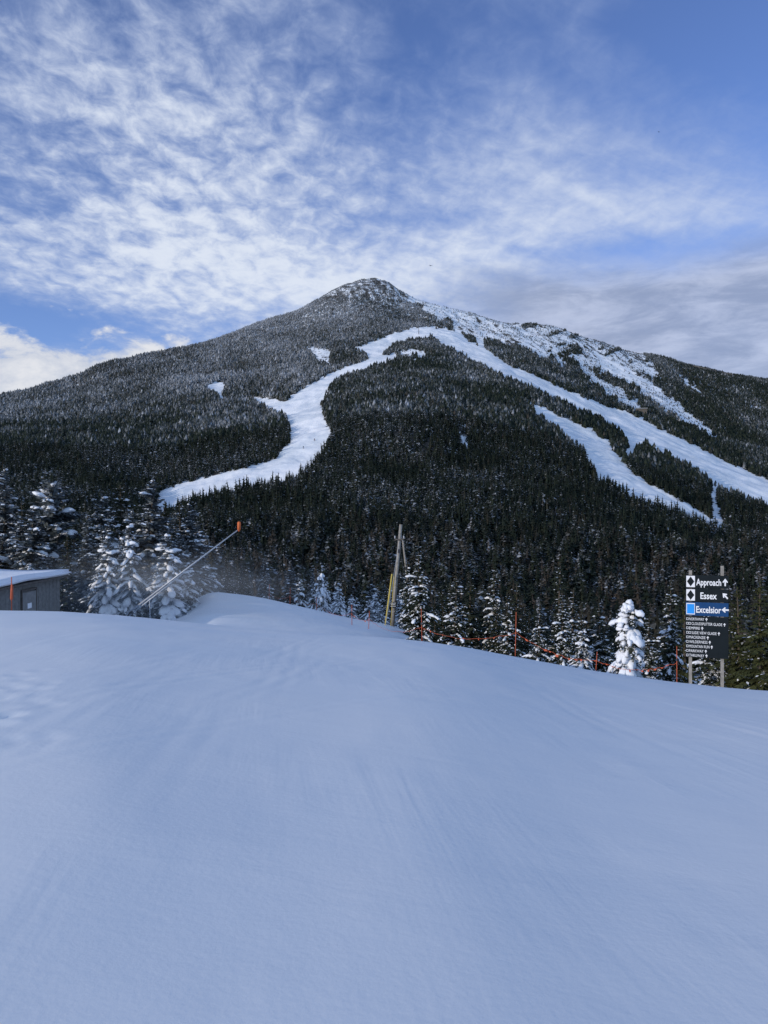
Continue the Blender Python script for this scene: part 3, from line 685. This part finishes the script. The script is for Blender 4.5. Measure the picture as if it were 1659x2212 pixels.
# ------------------------------------------------------------ blowing snow: fades to nothing toward the rim
def mist(c,r):
    bm=bmesh.new(); bmesh.ops.create_icosphere(bm,subdivisions=3,radius=1)
    me=bpy.data.meshes.new('blowing_snow'); bm.to_mesh(me); bm.free()
    m=bpy.data.materials.new('snow_mist'); m.use_nodes=True; nt=m.node_tree; nt.nodes.remove(nt.nodes['Principled BSDF'])
    v=nt.nodes.new('ShaderNodeVolumeScatter'); v.inputs['Color'].default_value=(.84,.92,1,1)
    tc=nt.nodes.new('ShaderNodeTexCoord'); ln=nt.nodes.new('ShaderNodeVectorMath'); ln.operation='LENGTH'; nt.links.new(tc.outputs['Object'],ln.inputs[0])
    d=(X(nt,ln.outputs['Value'])*-1.0+1.0).op('MAXIMUM',0.0)
    d=d*d*nz(nt,tc.outputs['Object'],2.2,2,.5).ss(.2,.75)*.24
    nt.links.new(d.v,v.inputs['Density'])
    nt.links.new(v.outputs[0],nt.nodes['Material Output'].inputs['Volume']); me.materials.append(m)
    o=link('blowing_snow',me,None,c); o.scale=r; return o
o=mist((-14,45,-3.2),(12,5,3.6)); tag(o,'thin haze of blown snow drifting through the left trees','snow haze',kind='stuff')
# ------------------------------------------------------------ far structures and people
def mnt(px,py):
    d=(PX-px)**2+(PY-py)**2+np.where(tt[:,None]>8.1,1e9,0); i=np.unravel_index(np.argmin(d),d.shape); return Vector(P00[i])
p=mnt(1386,893); e=empty('lift_station',p,math.radians(-20)); tag(e,'small brown lift building beside the right hand trail','building')
MB().box((0,0,2),(12,7,6)).build('wall',M_WOODD,e); r=MB(); r.poly([(-7,-4.5,4.9),(7,-4.5,4.9),(7,0,6.9),(-7,0,6.9)]); r.poly([(-7,4.5,4.9),(7,4.5,4.9),(7,0,6.9),(-7,0,6.9)]); r.build('roof',M_SIDING,e)
for x in(-4,0,4): MB().box((x,-3.56,2.6),(1.6,.1,1.4)).build('window',M_DMETAL,e)
p=mnt(833,613); e=empty('summit_house',p+Vector((0,0,-2))); tag(e,'tiny stone house on the very summit','building')
MB().box((0,0,2),(8,6,4.5)).build('wall',M_ROCK,e); MB().tube([(5.4,0,-1),(5.4,0,5.2)],1.6,10).build('tower',M_ROCK,e); MB().box((0,0,4.5),(8.6,6.6,.4)).build('roof',M_ROOFSNOW,e)
p0=mnt(1502,801); e=empty('retaining_wall',p0); tag(e,'long dark road wall on the right hand skyline','wall')
wv=MB()
pr=[mnt(q_,float(np.interp(q_,PXF,sky_py))+3) for q_ in range(1498,1590,12)]
wv.tube([q-p0+Vector((0,0,3.6)) for q in pr],.9,6); wv.build('coping',M_ROCK,e)
w2=MB()
for q in pr: w2.box(q-p0+Vector((0,0,1.0)),(1.2,1.2,5.0))
w2.build('pier',M_ROCK,e)
for i,(px,py,nm) in enumerate(((1212,812,'upper grey chairlift tower above the right hand trail'),(1290,868,'lower grey chairlift tower beside the right hand trail'),(905,722,'chairlift tower at the trail junction under the summit'))):
    p=mnt(px,py); e=empty('lift_tower',p); tag(e,nm,'lift tower','chairlift towers')
    MB().tube([(0,0,-1),(0,0,11)],[.4,.3],8).build('mast',M_DMETAL,e,True); MB().box((0,0,10.6),(4.5,.35,.4)).build('crossarm',M_DMETAL,e)
    for s_ in(-1,1): MB().box((s_*2.0,0,10.2),(.35,2.2,.35)).build('sheave_train',M_DMETAL,e)
def skinned(name,verts,edges,rad,m,parent):
    me=bpy.data.meshes.new(name); me.from_pydata(verts,edges,[]); ob=bpy.data.objects.new(name,me); COL.objects.link(ob)
    md=ob.modifiers.new('s','SKIN'); 
    for v,r_ in zip(me.skin_vertices[0].data,rad): v.radius=(r_,r_)
    me.skin_vertices[0].data[0].use_root=True
    md2=ob.modifiers.new('u','SUBSURF'); md2.levels=1; md2.render_levels=1
    bpy.context.view_layer.update(); dg=bpy.context.evaluated_depsgraph_get(); m2=bpy.data.meshes.new_from_object(ob.evaluated_get(dg)); bpy.data.objects.remove(ob)
    m2.materials.clear(); m2.materials.append(m); m2.polygons.foreach_set('use_smooth',[True]*len(m2.polygons)); return link(name,m2,parent)
def skier(px,py,label,m,rz):
    p=mnt(px,py); e=empty('person',p+Vector((0,0,.05)),rz); tag(e,label,'person','skiers on the left trail')
    V_=[(0,.05,.9),(0,-.05,1.15),(0,-.12,1.4),(0,-.14,1.52),(0,-.16,1.66),(.2,-.12,1.4),(.3,-.22,1.15),(.28,-.45,1.05),(-.2,-.12,1.4),(-.3,-.22,1.15),(-.28,-.45,1.05),(.12,.05,.85),(.16,-.18,.5),(.16,.02,.1),(.16,-.14,.06),(-.12,.05,.85),(-.16,-.18,.5),(-.16,.02,.1),(-.16,-.14,.06)]
    E_=[(0,1),(1,2),(2,3),(3,4),(2,5),(5,6),(6,7),(2,8),(8,9),(9,10),(0,11),(11,12),(12,13),(13,14),(0,15),(15,16),(16,17),(17,18)]
    skinned('body',V_,E_,[.16,.16,.17,.07,.12,.09,.07,.05,.09,.07,.05,.12,.08,.07,.05,.12,.08,.07,.05],m,e)
    for s_ in(-1,1):
        MB().box((s_*.16,-.15,.01),(.09,1.65,.03)).build('ski',M_DMETAL,e); MB().tube([(s_*.29,-.46,1.1),(s_*.4,-.2,0)],.015,5).build('ski_pole',M_DMETAL,e)
skier(655,970,'skier in dark clothes, lower of the two on the left trail',M_JACKET,.3)
skier(680,953,'skier in dark red clothes, upper right of the two on the left trail',M_JACKETR,-.4)
def bird(px,py,Y,label,s):
    p=at(px,py,Y); e=empty('bird',p,.5); tag(e,label,'bird','birds in the sky'); e.scale=(s,s,s)
    MB().tube([(0,-.28,0),(0,-.2,.02),(0,0,0),(0,.18,0),(0,.34,0)],[.015,.05,.08,.05,.02],8).build('body',M_BIRD,e,True)
    for q in(-1,1):
        w=MB(); w.poly([(q*.04,-.1,.02),(q*.3,-.14,.12),(q*.3,.08,.12),(q*.04,.1,.02)]); w.poly([(q*.3,-.14,.12),(q*.62,-.02,.04),(q*.55,.08,.05),(q*.3,.08,.12)]); w.build('wing',M_BIRD,e)
bird(930,574,200,'dark bird flying just right above the summit',1.0)
bird(1423,285,260,'tiny dark bird high in the upper right sky',.8)
# ------------------------------------------------------------ camera, light, sky
cd=bpy.data.cameras.new('camera'); cd.sensor_fit='VERTICAL'; cd.sensor_height=36; cd.lens=26; cd.clip_end=20000; cd.clip_start=.05
cam=bpy.data.objects.new('camera',cd); COL.objects.link(cam); cam.location=(0,0,CZ); cam.rotation_euler=(math.radians(90),0,0); S.camera=cam
ELV=math.radians(13); BACK=math.radians(54)   # sun is behind and to the left of the photographer
to_sun=Vector((-math.sin(BACK)*math.cos(ELV),-math.cos(BACK)*math.cos(ELV),math.sin(ELV)))
sl_=bpy.data.lights.new('sun','SUN'); sl_.energy=2.4; sl_.angle=math.radians(.5); sl_.color=(1,.90,.77)
so=bpy.data.objects.new('sun',sl_); COL.objects.link(so); so.rotation_euler=to_sun.to_track_quat('Z','Y').to_euler()
wd_=bpy.data.worlds.new('World'); S.world=wd_; wd_.use_nodes=True; nt=wd_.node_tree; bg=nt.nodes['Background']; bg.inputs['Strength'].default_value=.1
ns=nt.nodes.new('ShaderNodeTexSky'); ns.sky_type='NISHITA'; ns.sun_disc=False; ns.sun_elevation=ELV; ns.sun_rotation=math.pi+BACK; ns.altitude=1200; ns.ozone_density=2.0; ns.dust_density=.4
tc=nt.nodes.new('ShaderNodeTexCoord'); sep=nt.nodes.new('ShaderNodeSeparateXYZ'); nt.links.new(tc.outputs['Generated'],sep.inputs[0])
dx,dy,dz=[X(nt,sep.outputs[i]) for i in range(3)]
az=dx.op('ARCTAN2',dy); el=dz.op('ARCTAN2',(dx*dx+dy*dy).op('SQRT'))
def blobm(px,py,rx,ry,rot=0):
    u=(px-CX)/F; v=(CY-py)/F; a0=math.atan(u); e0=math.atan(v/math.sqrt(1+u*u)); A_=az-a0; E_=el-e0
    c,s=math.cos(math.radians(rot)),math.sin(math.radians(rot))
    p=(A_*c+E_*s)/(rx/F); q=(E_*c-A_*s)/(ry/F)
    return (p*p+q*q).op('MULTIPLY',-1.0).op('EXPONENT')
q=(dz.op('MAXIMUM',0.0)+.16); Pu=dx/q; Pv=dy/q
c,s=math.cos(.55),math.sin(.55)
Ru=Pu*c+Pv*s; Rv=Pv*c-Pu*s
n1=nz(nt,comb(nt,Ru*1.0,Rv*1.3,3.1),1.5,6,.6,.4)
n2=nz(nt,comb(nt,Pu*1.25,Pv*1.0,7.7),14.0,5,.60,.3)
n3=nz(nt,comb(nt,Ru*.7,Rv*2.4,1.7),2.6,6,.62,.5)
mott=blobm(330,330,560,400)*1.0
bias=blobm(420,300,520,330,-20)*.20+blobm(450,600,700,110)*.20+blobm(1150,250,260,200,-25)*.13+blobm(1480,450,260,60,-12)*.14+blobm(1000,560,300,60,10)*.14
bias=bias-blobm(1450,50,460,120)*.20-blobm(50,690,170,40)*.40-blobm(60,400,120,60)*.10-blobm(900,60,130,160)*.14-blobm(1400,540,260,28,-3)*.12-blobm(1250,470,120,60)*.05
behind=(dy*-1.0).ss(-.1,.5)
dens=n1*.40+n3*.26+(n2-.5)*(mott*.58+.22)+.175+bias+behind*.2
cov=dens.ss(.35,.90)
nis=nt.nodes.new('ShaderNodeVectorMath'); nis.operation='MULTIPLY'; nt.links.new(ns.outputs['Color'],nis.inputs[0]); nis.inputs[1].default_value=(1.30,1.36,1.90)
ccol=mixc(nt,dens.ss(.5,.95),(3.9,4.9,7.4),(7.5,8.1,9.2))
# unseen cloud glow added behind the camera to light the foreground
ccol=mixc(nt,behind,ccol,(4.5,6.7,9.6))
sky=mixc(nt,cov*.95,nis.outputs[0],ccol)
line=(el-az*.02-.300+(n1-.5)*.07)
deck=(line.ss(-.03,.035)*-1.0+1.0)*(az.ss(-.02,.22))*(behind*-1.0+1.0)
n5=nz(nt,comb(nt,az*4.0,el*14.0,2.0),2.4,6,.62,.3)
dcol=mixc(nt,n5.ss(.35,.68),(2.9,3.5,5.1),(5.0,5.6,7.3))
sky=mixc(nt,deck*.90,sky,dcol)
n6=nz(nt,comb(nt,az*9.0,el*16.0,5.0),1.6,6,.6,.2)
cum=((el*-1.0+.225)*4.0+(n6-.5)*.9).ss(.0,.16)*(az.ss(-.12,-.30))
sky=mixc(nt,cum*.9,sky,mixc(nt,n6.ss(.35,.7),(5.2,5.7,6.8),(8.4,8.4,8.5)))
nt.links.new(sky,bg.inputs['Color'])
S.view_settings.view_transform='Standard'; S.view_settings.look='None'; S.view_settings.exposure=0
